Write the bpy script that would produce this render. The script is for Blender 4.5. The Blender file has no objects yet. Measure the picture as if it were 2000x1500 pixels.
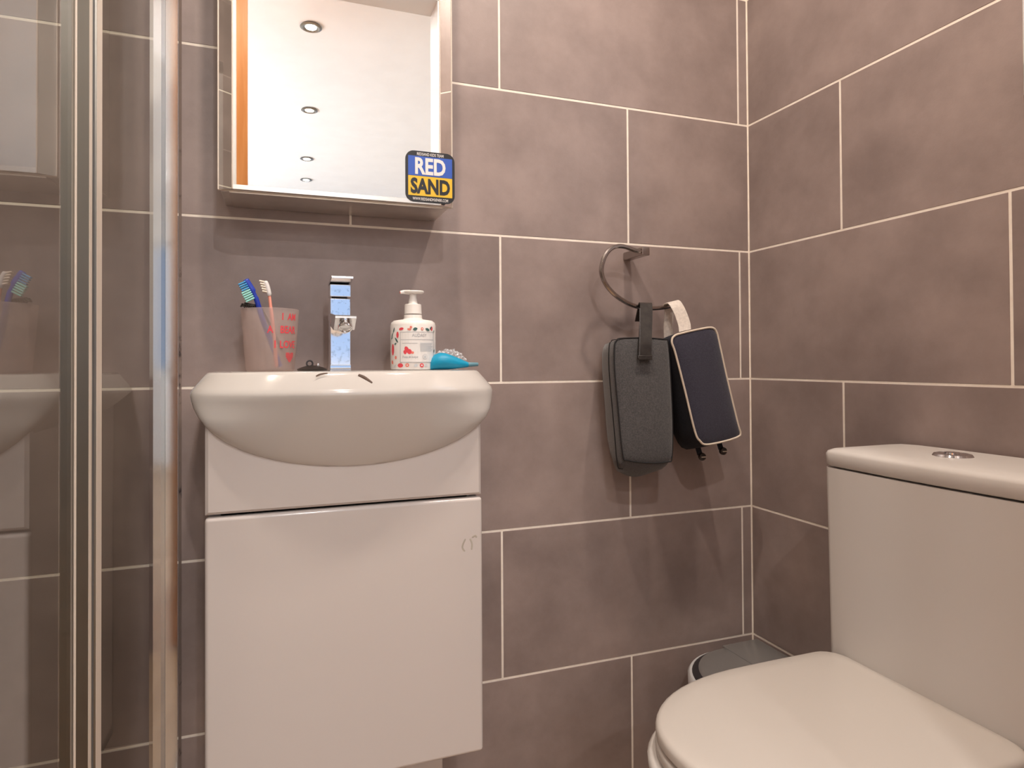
import bpy, bmesh, math, random
from mathutils import Vector, Matrix
random.seed(7)
scene = bpy.context.scene
COL = scene.collection
FL = 0.9                       # floor lies 0.9 m under the tile joint that was measured as z = 0

# ------------------------------------------------------------------ camera
CAM = Vector((-1.0627, -1.1938, 0.0408))
YAW, PITCH, ROLL = 0.3344, 0.0115, -0.0054
FPX, PPX, PPY = 1218.26, 959.95, 694.28
fwd = Vector((math.sin(YAW) * math.cos(PITCH), math.cos(YAW) * math.cos(PITCH), math.sin(PITCH)))
rgt = Vector((math.cos(YAW), -math.sin(YAW), 0))
upv = rgt.cross(fwd)
R_ = math.cos(ROLL) * rgt + math.sin(ROLL) * upv
U_ = -math.sin(ROLL) * rgt + math.cos(ROLL) * upv
cd = bpy.data.cameras.new('camera')
cam = bpy.data.objects.new('camera', cd)
COL.objects.link(cam)
cam.matrix_world = Matrix(((R_.x, U_.x, -fwd.x, CAM.x), (R_.y, U_.y, -fwd.y, CAM.y),
                           (R_.z, U_.z, -fwd.z, CAM.z + FL), (0, 0, 0, 1)))
cd.sensor_width = 36
cd.lens = FPX / 2000 * 36
cd.shift_x = (1000 - PPX) / 2000
cd.shift_y = -(750 - PPY) / 2000
cd.clip_start = 0.01
scene.camera = cam

def ray(px, py):
    return fwd + R_ * ((px - PPX) / FPX) - U_ * ((py - PPY) / FPX)
def at(px, py, d=0.0):
    """photo pixel -> point on the plane parallel to the back wall, d metres in front of it (z above the floor)"""
    r = ray(px, py); t = (-d - CAM.y) / r.y
    p = CAM + r * t
    return Vector((p.x, p.y, p.z + FL))

# ------------------------------------------------------------------ world, exposure
w = bpy.data.worlds.new('world'); scene.world = w; w.use_nodes = True
w.node_tree.nodes['Background'].inputs[0].default_value = (0.75, 0.86, 1, 1)
w.node_tree.nodes['Background'].inputs[1].default_value = 0.6
vs = scene.view_settings
vs.view_transform = 'Standard'; vs.look = 'None'; vs.gamma = 1; vs.use_curve_mapping = False
vs.exposure = 0.0
LAMP_W = 10.0            # bathroom downlight power
ROOM_W = 12.5           # downlights of the next room
DAY = 10.5               # brightness of the added side window in the next room
DAY_SIDE = 2.2          # frosted bathroom window

# ------------------------------------------------------------------ materials
def mat(name, col, rough=0.5, metal=0.0, **kw):
    m = bpy.data.materials.new(name); m.use_nodes = True
    b = m.node_tree.nodes['Principled BSDF']
    b.inputs['Base Color'].default_value = (*col, 1)
    b.inputs['Roughness'].default_value = rough
    b.inputs['Metallic'].default_value = metal
    for k, v in kw.items():
        b.inputs[k.replace('_', ' ')].default_value = v
    return m
def nodes(m): return m.node_tree.nodes, m.node_tree.links, m.node_tree.nodes['Principled BSDF']
def noise_color(m, c1, c2, scale, detail=4, rough=0.6, lo=0.35, hi=0.65, per_object=True, bump=0.0, bscale=200, aniso=(1, 1, 1)):
    n, l, b = nodes(m)
    tc = n.new('ShaderNodeTexCoord'); mp = n.new('ShaderNodeMapping'); mp.inputs['Scale'].default_value = aniso
    l.new(tc.outputs['Object'], mp.inputs[0])
    vec = mp.outputs[0]
    if per_object:
        oi = n.new('ShaderNodeObjectInfo'); mu = n.new('ShaderNodeMath'); mu.operation = 'MULTIPLY'; mu.inputs[1].default_value = 37
        l.new(oi.outputs['Random'], mu.inputs[0])
        ad = n.new('ShaderNodeVectorMath'); ad.operation = 'ADD'
        l.new(vec, ad.inputs[0]); l.new(mu.outputs[0], ad.inputs[1]); vec = ad.outputs[0]
    nz = n.new('ShaderNodeTexNoise'); nz.inputs['Scale'].default_value = scale
    nz.inputs['Detail'].default_value = detail; nz.inputs['Roughness'].default_value = rough
    l.new(vec, nz.inputs['Vector'])
    cr = n.new('ShaderNodeValToRGB')
    cr.color_ramp.elements[0].position = lo; cr.color_ramp.elements[0].color = (*c1, 1)
    cr.color_ramp.elements[1].position = hi; cr.color_ramp.elements[1].color = (*c2, 1)
    l.new(nz.outputs['Fac'], cr.inputs[0]); l.new(cr.outputs[0], b.inputs['Base Color'])
    if bump:
        n2 = n.new('ShaderNodeTexNoise'); n2.inputs['Scale'].default_value = bscale; n2.inputs['Detail'].default_value = 3
        l.new(vec, n2.inputs['Vector'])
        bp = n.new('ShaderNodeBump'); bp.inputs['Strength'].default_value = bump; bp.inputs['Distance'].default_value = 0.002
        l.new(n2.outputs['Fac'], bp.inputs['Height']); l.new(bp.outputs[0], b.inputs['Normal'])
    return m

M = {}
M['tile'] = noise_color(mat('taupe_porcelain_tile', (.28, .22, .2), .42), (.232, .180, .166), (.350, .276, .254), 5.5, 6, .62, .32, .68, bump=.05, bscale=350)
M['grout'] = noise_color(mat('cream_grout', (.85, .78, .7), .9), (.82, .74, .65), (.90, .83, .74), 40, per_object=False)
M['paint'] = noise_color(mat('white_wall_paint', (.82, .81, .8), .8), (.87, .86, .85), (.90, .89, .88), 8, per_object=False)
M['upvc'] = mat('white_gloss_frame', (.82, .82, .82), .3)
M['wood_floor'] = noise_color(mat('oak_floorboards', (.5, .28, .13), .4), (.40, .26, .155), (.52, .36, .23), 5, aniso=(10, 1, 1), per_object=True)
M['wood_door'] = noise_color(mat('orange_veneer', (.55, .25, .08), .35), (.52, .20, .05), (.64, .28, .09), 4, aniso=(12, 12, .8))
M['ceramic'] = mat('white_ceramic', (.60, .565, .53), .12, Coat_Weight=.3)
M['seat'] = mat('white_seat_plastic', (.54, .495, .45), .28)
M['gloss_white'] = mat('white_gloss_laminate', (.62, .565, .535), .16)
M['gap'] = mat('dark_gap', (.05, .045, .05), .8)
M['chrome'] = mat('polished_chrome', (.82, .83, .85), .07, 1)
M['chrome_dark'] = mat('dull_chrome', (.42, .38, .36), .2, 1)
M['ceramic_soft'] = mat('white_satin_ceramic', (.60, .565, .53), .33)
M['chrome_satin'] = mat('satin_chrome', (.80, .82, .86), .24, 1)
M['chrome_wet'] = noise_color(mat('water_marked_chrome', (.8, .82, .86), .1, 1), (.62, .64, .68), (.86, .88, .92), 150, 3, .6, .30, .45, per_object=False)
M['alu'] = mat('satin_aluminium', (.26, .24, .21), .34, 1)
M['alu_bright'] = mat('bright_aluminium', (.72, .63, .54), .45, .15)
M['steel'] = noise_color(mat('polished_steel', (.75, .72, .7), .28, 1), (.70, .67, .64), (.82, .78, .74), 14, per_object=False)
M['frame_white'] = mat('pale_satin_metal', (.80, .78, .75), .25, .6)
M['mirror'] = mat('mirror_silver', (.93, .94, .93), .0, 1)
M['seal'] = mat('grey_rubber_seal', (.10, .10, .10), .6)
M['mould'] = noise_color(mat('mouldy_sealant', (.1, .08, .08), .6), (.03, .02, .03), (.30, .24, .21), 30, 4, .6, .30, .42, per_object=False)
M['red'] = mat('red_print', (.75, .07, .09), .5)
M['red2'] = mat('coral_print', (.80, .20, .14), .5)
M['green'] = mat('dark_green_print', (.05, .13, .12), .5)
M['grey_print'] = mat('grey_print', (.42, .42, .44), .5)
M['pale_print'] = mat('pale_grey_print', (.58, .60, .62), .5)
M['bottle'] = mat('white_bottle_plastic', (.84, .80, .76), .25)
M['paper'] = mat('white_label_paper', (.82, .79, .76), .45)
M['black'] = mat('black_print', (.012, .012, .015), .4)
M['blue_print'] = mat('blue_print', (.03, .10, .48), .4)
M['yellow_print'] = mat('yellow_print', (.78, .50, .03), .4)
M['white_print'] = mat('white_print', (.80, .77, .75), .4)
M['brush_blue'] = mat('royal_blue_plastic', (.02, .05, .42), .25)
M['bristle_blue'] = mat('light_blue_bristles', (.05, .32, .62), .5)
M['bristle_teal'] = mat('mint_bristles', (.28, .68, .62), .5)
M['pink'] = mat('pink_plastic', (.90, .36, .27), .3)
M['cream'] = mat('cream_plastic', (.85, .74, .62), .4)
M['brown_dark'] = mat('dark_brown_plastic', (.03, .022, .018), .4)
M['teal'] = mat('turquoise_rubber', (.0, .30, .50), .45)
M['tip'] = mat('grey_blue_tip', (.12, .26, .32), .35)
M['charcoal'] = noise_color(mat('charcoal_woven_fabric', (.06, .058, .06), .9, Sheen_Weight=.3), (.040, .038, .040), (.085, .080, .080), 420, 3, .6, .35, .65, bump=.35, bscale=700)
M['charcoal_dark'] = mat('dark_piping', (.012, .011, .012), .85)
M['strap_brown'] = noise_color(mat('dark_leather_strap', (.022, .017, .015), .6), (.016, .012, .011), (.032, .026, .022), 60)
M['navy'] = noise_color(mat('navy_fabric', (.02, .02, .04), .9, Sheen_Weight=.25), (.018, .017, .034), (.034, .032, .055), 420, 3, .6, .35, .65, bump=.3, bscale=700)
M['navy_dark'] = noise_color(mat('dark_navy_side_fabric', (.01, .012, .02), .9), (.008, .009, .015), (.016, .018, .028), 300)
M['piping'] = mat('cream_piping', (.66, .57, .47), .7)
M['webbing'] = noise_color(mat('cream_webbing', (.66, .60, .54), .8), (.58, .52, .47), (.70, .63, .56), 200)
M['bin_black'] = mat('black_bin_rim', (.025, .022, .026), .4)
M['bin_steel'] = mat('brushed_steel', (.72, .72, .72), .35, .3)
M['bin_lid'] = mat('grey_metal_lid', (.33, .32, .31), .33, .55)
M['stain'] = mat('brown_stain', (.14, .09, .065), .5)
M['stain_faint'] = mat('faint_green_stain', (.44, .40, .34), .4)

def emit(name, col, strength):
    m = bpy.data.materials.new(name); m.use_nodes = True
    n = m.node_tree.nodes; l = m.node_tree.links
    n.remove(n['Principled BSDF'])
    e = n.new('ShaderNodeEmission'); e.inputs[0].default_value = (*col, 1); e.inputs[1].default_value = strength
    l.new(e.outputs[0], n['Material Output'].inputs[0]); return m
M['daylight'] = emit('daylit_window_pane', (.82, .91, 1.0), DAY)
M['daylight_far'] = emit('blue_sky_window_pane', (.50, .68, 1.0), 1.0)
M['daylight_side'] = emit('frosted_daylit_pane', (.78, .88, 1.0), DAY_SIDE)
M['lamp_on'] = emit('lit_lamp_lens', (1, .80, .58), 12)
M['lamp_soft'] = emit('soft_lamp_lens', (1, .9, .8), 1.0)

def glass_mat(name, ior, tint):
    m = bpy.data.materials.new(name); m.use_nodes = True
    n = m.node_tree.nodes; l = m.node_tree.links
    n.remove(n['Principled BSDF'])
    tr = n.new('ShaderNodeBsdfTransparent'); tr.inputs[0].default_value = (*tint, 1)
    gl = n.new('ShaderNodeBsdfGlossy'); gl.inputs['Roughness'].default_value = 0.015
    fr = n.new('ShaderNodeFresnel'); fr.inputs[0].default_value = ior
    ge = n.new('ShaderNodeNewGeometry'); sb = n.new('ShaderNodeMath'); sb.operation = 'SUBTRACT'; sb.inputs[0].default_value = 1
    l.new(ge.outputs['Backfacing'], sb.inputs[1])
    mu = n.new('ShaderNodeMath'); mu.operation = 'MULTIPLY'
    l.new(fr.outputs[0], mu.inputs[0]); l.new(sb.outputs[0], mu.inputs[1])
    mx = n.new('ShaderNodeMixShader')
    l.new(mu.outputs[0], mx.inputs[0]); l.new(tr.outputs[0], mx.inputs[1]); l.new(gl.outputs[0], mx.inputs[2])
    l.new(mx.outputs[0], n['Material Output'].inputs[0]); return m
M['glass'] = glass_mat('shower_glass', 2.5, (.93, .94, .92))
M['clear_pane'] = glass_mat('clear_cover_glass', 1.12, (1, 1, 1))

def film():
    m = mat('crinkled_clear_film', (.85, .87, .9), .12, Coat_Weight=.5)
    n, l, b = nodes(m)
    tr = n.new('ShaderNodeBsdfTransparent'); mx = n.new('ShaderNodeMixShader')
    nz = n.new('ShaderNodeTexNoise'); nz.inputs['Scale'].default_value = 260; nz.inputs['Detail'].default_value = 2
    tc = n.new('ShaderNodeTexCoord'); l.new(tc.outputs['Object'], nz.inputs['Vector'])
    cr = n.new('ShaderNodeValToRGB'); cr.color_ramp.elements[0].position = .42; cr.color_ramp.elements[1].position = .62
    cr.color_ramp.elements[0].color = (.12, .12, .12, 1); cr.color_ramp.elements[1].color = (.55, .55, .55, 1)
    l.new(nz.outputs['Fac'], cr.inputs[0]); l.new(cr.outputs[0], mx.inputs[0])
    l.new(tr.outputs[0], mx.inputs[1]); l.new(b.outputs[0], mx.inputs[2])
    l.new(mx.outputs[0], n['Material Output'].inputs[0]); return m
M['film'] = film()
def frosted():
    m = bpy.data.materials.new('frosted_tumbler_plastic'); m.use_nodes = True
    n = m.node_tree.nodes; l = m.node_tree.links
    b = n['Principled BSDF']
    b.inputs['Base Color'].default_value = (.80, .72, .69, 1); b.inputs['Roughness'].default_value = .45
    tl = n.new('ShaderNodeBsdfTranslucent'); tl.inputs[0].default_value = (.85, .74, .70, 1)
    tr = n.new('ShaderNodeBsdfTransparent'); tr.inputs[0].default_value = (.95, .9, .88, 1)
    m1 = n.new('ShaderNodeMixShader'); m1.inputs[0].default_value = .5
    l.new(b.outputs[0], m1.inputs[1]); l.new(tl.outputs[0], m1.inputs[2])
    m2 = n.new('ShaderNodeMixShader'); m2.inputs[0].default_value = .70
    l.new(m1.outputs[0], m2.inputs[1]); l.new(tr.outputs[0], m2.inputs[2])
    l.new(m2.outputs[0], n['Material Output'].inputs[0]); return m
M['frosted'] = frosted()

# ------------------------------------------------------------------ mesh helpers
def link(name, me, m=None, parent=None, smooth=None):
    if m is not None and not me.materials: me.materials.append(M[m])
    if smooth is not None:
        me.shade_smooth()
        if smooth != 35: me.set_sharp_from_angle(angle=math.radians(smooth))
    o = bpy.data.objects.new(name, me); COL.objects.link(o)
    if smooth == 35:
        wn = o.modifiers.new('weighted_normal', 'WEIGHTED_NORMAL'); wn.keep_sharp = False; wn.weight = 100
    if parent is not None:
        o.parent = parent
        o.matrix_parent_inverse = PINV.get(parent.name, Matrix())
    return o
PINV = {}
def obj(name, bm, m, parent=None, smooth=None):
    bmesh.ops.recalc_face_normals(bm, faces=bm.faces)
    me = bpy.data.meshes.new(name); bm.to_mesh(me); bm.free()
    return link(name, me, m, parent, smooth)
def tag(o, label=None, cat=None, group=None, kind=None):
    if label: o['label'] = label
    if cat: o['category'] = cat
    if group: o['group'] = group
    if kind: o['kind'] = kind
    return o
def thing(name, label, cat, loc=(0, 0, 0), group=None):
    o = bpy.data.objects.new(name, None); COL.objects.link(o)
    o.location = loc; o.empty_display_size = .05
    PINV[o.name] = Matrix.Translation(Vector(loc)).inverted()
    return tag(o, label, cat, group)
def struct(name, bm, m, smooth=None):
    return tag(obj(name, bm, m, None, smooth), kind='structure')

def add_box(bm, lo, hi, bevel=0, seg=1, mtx=None):
    lo = Vector(lo); hi = Vector(hi); c = (lo + hi) / 2; s = hi - lo
    g = bmesh.ops.create_cube(bm, size=1, matrix=Matrix.Translation(c) @ Matrix.Diagonal((abs(s.x), abs(s.y), abs(s.z), 1)))
    vs_ = g['verts']
    if bevel:
        es = list({e for v in vs_ for e in v.link_edges})
        r = bmesh.ops.bevel(bm, geom=es, offset=bevel, segments=seg, affect='EDGES', profile=.5)
        vs_ = list(set(r['verts']) | {v for v in vs_ if v.is_valid})
    if mtx is not None:
        bmesh.ops.transform(bm, matrix=mtx, verts=[v for v in vs_ if v.is_valid])
    return vs_
def box(lo, hi, bevel=0, seg=1, mtx=None):
    bm = bmesh.new(); add_box(bm, lo, hi, bevel, seg, mtx); return bm
def loft(rings, cap0=True, cap1=True, closed=True, bm=None):
    bm = bm or bmesh.new(); vr = [[bm.verts.new(p) for p in r] for r in rings]
    n = len(vr[0])
    for a, b in zip(vr, vr[1:]):
        for i in range(n if closed else n - 1):
            j = (i + 1) % n
            bm.faces.new((a[i], a[j], b[j], b[i]))
    if cap0 and closed: bm.faces.new(vr[0][::-1])
    if cap1 and closed: bm.faces.new(vr[-1])
    return bm
def lathe(prof, c=(0, 0, 0), n=32, axis='Z', cap0=True, cap1=True, bm=None):
    rings = []
    for r, h in prof:
        ring = []
        for i in range(n):
            a = 2 * math.pi * i / n
            u, v = r * math.cos(a), r * math.sin(a)
            p = (u, v, h) if axis == 'Z' else ((h, u, v) if axis == 'X' else (u, h, v))
            ring.append((c[0] + p[0], c[1] + p[1], c[2] + p[2]))
        rings.append(ring)
    return loft(rings, cap0, cap1, bm=bm)
def prism(poly, z0, z1, bm=None):
    return loft([[(x, y, z0) for x, y in poly], [(x, y, z1) for x, y in poly]], bm=bm)
def catmull(pts, k=8, closed=False):
    pts = [Vector(p) for p in pts]; out = []; n = len(pts)
    rng = range(n if closed else n - 1)
    for i in rng:
        if closed: p0, p1, p2, p3 = pts[(i - 1) % n], pts[i], pts[(i + 1) % n], pts[(i + 2) % n]
        else: p0, p1, p2, p3 = pts[max(i - 1, 0)], pts[i], pts[i + 1], pts[min(i + 2, n - 1)]
        for j in range(k):
            t = j / k
            out.append(.5 * ((2 * p1) + (-p0 + p2) * t + (2 * p0 - 5 * p1 + 4 * p2 - p3) * t * t + (-p0 + 3 * p1 - 3 * p2 + p3) * t ** 3))
    if not closed: out.append(pts[-1])
    return out
def tube(path, radii, n=10, closed=False, bm=None, sx=1.0, sy=1.0, square=False):
    path = [Vector(p) for p in path]; N = len(path)
    if not hasattr(radii, '__len__'): radii = [radii] * N
    up = None; rings = []
    for i, p in enumerate(path):
        a = path[(i - 1) % N] if (closed or i) else path[i]
        b = path[(i + 1) % N] if (closed or i < N - 1) else path[i]
        t = (b - a).normalized()
        if up is None:
            up = Vector((0, -1, 0)) if abs(t.y) < .9 else Vector((0, 0, 1))
        up = (up - t * up.dot(t)).normalized(); sd = t.cross(up)
        ring = []
        for k in range(n):
            an = 2 * math.pi * (k + .5) / n
            c_, s_ = math.cos(an), math.sin(an)
            if square:
                mxx = max(abs(c_), abs(s_)); c_ /= mxx; s_ /= mxx
            ring.append(p + (sd * c_ * sx + up * s_ * sy) * radii[i])
        rings.append(ring)
    if closed:
        bm = bm or bmesh.new(); vr = [[bm.verts.new(p) for p in r] for r in rings]
        for i in range(N):
            a, b = vr[i], vr[(i + 1) % N]
            for k in range(n):
                bm.faces.new((a[k], a[(k + 1) % n], b[(k + 1) % n], b[k]))
        return bm
    return loft(rings, bm=bm)
def ribbon(path, widths, thick):
    """strap: path of centres, widths = list of half-width vectors, solid thickness"""
    rings = []
    N = len(path)
    for i, p in enumerate(path):
        p = Vector(p); t = (Vector(path[min(i + 1, N - 1)]) - Vector(path[max(i - 1, 0)])).normalized()
        wv = Vector(widths[i] if isinstance(widths, list) else widths)
        nrm = t.cross(wv).normalized() * thick / 2
        rings.append([p - wv - nrm, p + wv - nrm, p + wv + nrm, p - wv + nrm])
    return loft(rings)
def text_mesh(txt, size, offset=0.0, extrude=0.0, align='CENTER', xscale=1.0, shear=0):
    cu = bpy.data.curves.new('lettering', 'FONT'); cu.body = txt; cu.size = size; cu.align_x = align; cu.align_y = 'CENTER'
    cu.offset = offset; cu.extrude = extrude; cu.resolution_u = 3; cu.shear = shear
    o = bpy.data.objects.new('lettering', cu); COL.objects.link(o)
    dg = bpy.context.evaluated_depsgraph_get()
    me = bpy.data.meshes.new_from_object(o.evaluated_get(dg))
    bpy.data.objects.remove(o); bpy.data.curves.remove(cu)
    for v in me.vertices: v.co.x *= xscale
    me.materials.clear()
    return me
def subdiv_long(me, L):
    bm = bmesh.new(); bm.from_mesh(me)
    bmesh.ops.triangulate(bm, faces=bm.faces)
    for _ in range(3):
        es = [e for e in bm.edges if e.calc_length() > L]
        if not es: break
        bmesh.ops.subdivide_edges(bm, edges=es, cuts=1)
        bmesh.ops.triangulate(bm, faces=bm.faces)
    bm.to_mesh(me); bm.free(); return me
def wrap(me, c, rfun, eps, a0=0.0, z0=0.0):
    """bend a flat mesh (x along the girth, y up) round a vertical surface of revolution"""
    for v in me.vertices:
        x, y, zz = v.co; z = z0 + y; r = rfun(z); a = a0 + x / r
        v.co = (c[0] + (r + eps + zz) * math.sin(a), c[1] - (r + eps + zz) * math.cos(a), z)
    return me
def rrect(w, h, r, n=6):
    pts = []
    for cx, cy, a0 in ((w / 2 - r, h / 2 - r, 0), (-w / 2 + r, h / 2 - r, 90), (-w / 2 + r, -h / 2 + r, 180), (w / 2 - r, -h / 2 + r, 270)):
        for i in range(n + 1):
            a = math.radians(a0 + 90 * i / n); pts.append((cx + r * math.cos(a), cy + r * math.sin(a)))
    return pts

# ------------------------------------------------------------------ room shell
XL, YD = -2.03, -1.15            # shower end wall, door wall
ZC = 2.4                         # bathroom ceiling
WIN = (-1.04, -0.577, 1.335, 2.15)   # window in the right wall: y0 y1 z0 z1
struct('floor', box((XL - .1, YD - .1, -.1), (.1, .1, 0)), 'wood_floor')
struct('ceiling', box((XL - .1, YD - .1, ZC), (.1, .1, ZC + .1)), 'paint')
G = .0021; T = .008
wb = struct('wall_back', box((XL - .1, .0006, 0), (.1, .1, ZC)), 'grout')
bm = bmesh.new()
add_box(bm, (.0006, WIN[1], 0), (.1, .002, ZC)); add_box(bm, (.0006, YD - .1, 0), (.1, WIN[0], ZC))
add_box(bm, (.0006, WIN[0], 0), (.1, WIN[1], WIN[2])); add_box(bm, (.0006, WIN[0], WIN[3]), (.1, WIN[1], ZC))
wr = struct('wall_right', bm, 'grout')
wl = struct('wall_left', box((XL - .1, YD - .1, 0), (XL - .0006, .002, ZC)), 'grout')
cache = {}
def tile(parent, wdt, hgt, place):
    key = (round(wdt, 4), round(hgt, 4))
    if key not in cache:
        bm = box((-wdt / 2, 0, -hgt / 2), (wdt / 2, T, hgt / 2), .0007)
        bmesh.ops.recalc_face_normals(bm, faces=bm.faces)
        me = bpy.data.meshes.new('wall_tile'); bm.to_mesh(me); bm.free(); me.materials.append(M['tile']); cache[key] = me
    o = bpy.data.objects.new('wall_tile', cache[key]); COL.objects.link(o); o.parent = parent; o.matrix_world = place
    return o
def cuts(lo, hi, off):
    k = math.floor((lo - off) / .6); xs = [lo]
    x = off + k * .6
    while x < hi:
        if lo + .004 < x < hi - .004: xs.append(x)
        x += .6
    xs.append(hi); return list(zip(xs, xs[1:]))
S_, YB = .0275, -.2555
for k in range(-3, 5):
    z0, z1 = FL + .3 * k, FL + .3 * (k + 1); zc = (z0 + z1) / 2; h = .3 - 2 * G
    even = (k % 2 == 0)
    for a, b in cuts(XL, 0, -S_ if even else -S_ - .3):
        tile(wb, b - a - 2 * G, h, Matrix.Translation(((a + b) / 2, 0, zc)))
    for a, b in cuts(YD, 0, YB - .3 if even else YB):
        # pieces cut round the window
        rects = [(a + G, b - G, z0 + G, z1 - G)]
        if a < WIN[1] and b > WIN[0] and z1 > WIN[2] and z0 < WIN[3]:
            rects = []
            if b > WIN[1]: rects.append((WIN[1], b - G, z0 + G, z1 - G))
            if a < WIN[0]: rects.append((a + G, WIN[0], z0 + G, z1 - G))
            m0, m1 = max(a + G, WIN[0]), min(b - G, WIN[1])
            if z0 < WIN[2]: rects.append((m0, m1, z0 + G, WIN[2]))
            if z1 > WIN[3]: rects.append((m0, m1, WIN[3], z1 - G))
        for p, q, r, s in rects:
            if q - p > .006 and s - r > .006:
                tile(wr, q - p, s - r, Matrix.Translation((0, (p + q) / 2, (r + s) / 2)) @ Matrix.Rotation(-math.pi / 2, 4, 'Z'))
    for a, b in cuts(YD, 0, -.2 if even else -.5):
        tile(wl, b - a - 2 * G, h, Matrix.Translation((XL, (a + b) / 2, zc)) @ Matrix.Rotation(math.pi / 2, 4, 'Z'))
# door wall with its opening (the camera stands in it)
DX0, DX1, DH = -1.188, -.523, 2.205
bm = bmesh.new()
add_box(bm, (XL - .1, YD - .1, 0), (DX0, YD, ZC)); add_box(bm, (DX1, YD - .1, 0), (.1, YD, ZC)); add_box(bm, (DX0, YD - .1, DH), (DX1, YD, ZC))
wf = struct('wall_front', bm, 'grout')
obj('plaster', box((XL, YD - .001, FL), (DX0 - .001, YD + .0085, ZC)), 'paint', wf)
for k in range(-3, 5):
    z0, z1 = FL + .3 * k, FL + .3 * (k + 1)
    for a, b in cuts(XL, 0, -.2 if k % 2 else -.5):
        if k >= 0 and b < -.9: continue          # plaster above the low tiling beside the shower
        for p, q in ((a, min(b, DX0 - .02)), (max(a, DX1 + .02), b)):
            if q - p > .02: tile(wf, q - p - 2 * G, .3 - 2 * G, Matrix.Translation(((p + q) / 2, YD + .0006, (z0 + z1) / 2)) @ Matrix.Rotation(math.pi, 4, 'Z'))
    if z1 > DH + .02: tile(wf, DX1 - DX0, z1 - max(z0, DH) - 2 * G, Matrix.Translation(((DX0 + DX1) / 2, YD + .0006, (z1 + max(z0, DH)) / 2)) @ Matrix.Rotation(math.pi, 4, 'Z'))
# window of the bathroom
win = struct('window_1', box((.045, WIN[0] + .05, WIN[2] + .05), (.05, WIN[1] - .05, WIN[3] - .05)), 'daylight_side')
bm = bmesh.new()
y0, y1, z0, z1 = WIN
for lo, hi in (((-.004, y1 - .052, z0), (.075, y1, z1)), ((-.004, y0, z0), (.075, y0 + .052, z1)), ((-.004, y0, z0), (.075, y1, z0 + .052)), ((-.004, y0, z1 - .052), (.075, y1, z1))):
    add_box(bm, lo, hi, .003)
obj('window_frame', bm, 'upvc', win)

# next room, seen in the mirror
RX0, RX1, RY0 = -2.6, 1.6, -5.4
bm = box((RX0, RY0, -.1), (RX1, YD - .1, 0)); struct('floor', bm, 'wood_floor')
struct('ceiling', box((RX0, RY0, ZC), (RX1, YD - .1, ZC + .1)), 'paint')
bm = bmesh.new()
VY0, VY1 = -4.4, -1.9
add_box(bm, (RX0 - .1, RY0, 0), (RX0, VY0, ZC)); add_box(bm, (RX0 - .1, VY1, 0), (RX0, YD - .1, ZC))
add_box(bm, (RX0 - .1, VY0, 0), (RX0, VY1, .85)); add_box(bm, (RX0 - .1, VY0, 2.15), (RX0, VY1, ZC))
struct('wall_left', bm, 'paint')
w3 = struct('window_3', box((RX0 - .07, VY0, .85), (RX0 - .06, VY1, 2.15)), 'daylight')  # unseen window, added to brighten the ceiling in the mirror
bm = bmesh.new()
for i in range(4):
    y = VY0 + (VY1 - VY0 - .05) * i / 3; add_box(bm, (RX0 - .055, y, .85), (RX0 - .01, y + .05, 2.15))
add_box(bm, (RX0 - .055, VY0, .85), (RX0 - .01, VY1, .90)); add_box(bm, (RX0 - .055, VY0, 2.10), (RX0 - .01, VY1, 2.15))
obj('window_frame', bm, 'upvc', w3)
struct('wall_right', box((RX1, RY0, 0), (RX1 + .1, YD - .1, ZC)), 'paint')
struct('wall_front', box((RX1 - 1.6 + .1, YD - .101, 0), (RX1, YD - .1 + .1, ZC)), 'paint')
struct('wall_front', box((RX0, YD - .1, 0), (XL - .1, YD, ZC)), 'paint')
WX0, WX1, WZ0, WZ1 = -1.5, .7, .85, 2.1
bm = bmesh.new()
add_box(bm, (RX0, RY0 - .1, 0), (WX0, RY0, ZC)); add_box(bm, (WX1, RY0 - .1, 0), (RX1, RY0, ZC))
add_box(bm, (WX0, RY0 - .1, 0), (WX1, RY0, WZ0)); add_box(bm, (WX0, RY0 - .1, WZ1), (WX1, RY0, ZC))
struct('wall_back', bm, 'paint')
w2 = struct('window_2', box((WX0, RY0 - .06, WZ0), (WX1, RY0 - .05, WZ1)), 'daylight_far')
bm = bmesh.new()
for i in range(4):
    x = WX0 + (WX1 - WX0 - .05) * i / 3; add_box(bm, (x, RY0 - .045, WZ0), (x + .05, RY0 - .005, WZ1))
add_box(bm, (WX0, RY0 - .045, WZ0), (WX1, RY0 - .005, WZ0 + .05)); add_box(bm, (WX0, RY0 - .045, WZ1 - .05), (WX1, RY0 - .005, WZ1))
obj('window_frame', bm, 'upvc', w2)
# door leaf standing open into the next room, and its white lining
a, b = Vector((-1.143, YD - .03, 0)), Vector((-1.178, YD - .74, 0))
dirv = (b - a).normalized(); ang = math.atan2(dirv.y, dirv.x)
dm = Matrix.Translation(a) @ Matrix.Rotation(ang, 4, 'Z')
bm = box((0, -.044, .01), ((b - a).length, 0, DH - .008), .002, 1, dm)
d1 = struct('door_1', bm, 'wood_door')
bm = bmesh.new()
add_box(bm, (.60, -.001, 1.0), (.66, .012, 1.06), .003, 1, dm); add_box(bm, (.54, .012, 1.02), (.65, .03, 1.04), .004, 1, dm)
obj('door_handle', bm, 'chrome', d1)
bm = bmesh.new()
add_box(bm, (DX0 - .002, YD - .105, 0), (DX0 + .012, YD + .003, DH)); add_box(bm, (DX1 - .004, YD - .105, 0), (DX1 + .002, YD + .003, DH))
add_box(bm, (DX0, YD - .105, DH - .006), (DX1, YD + .003, DH + .003))
struct('trim_1', bm, 'upvc')

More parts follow.
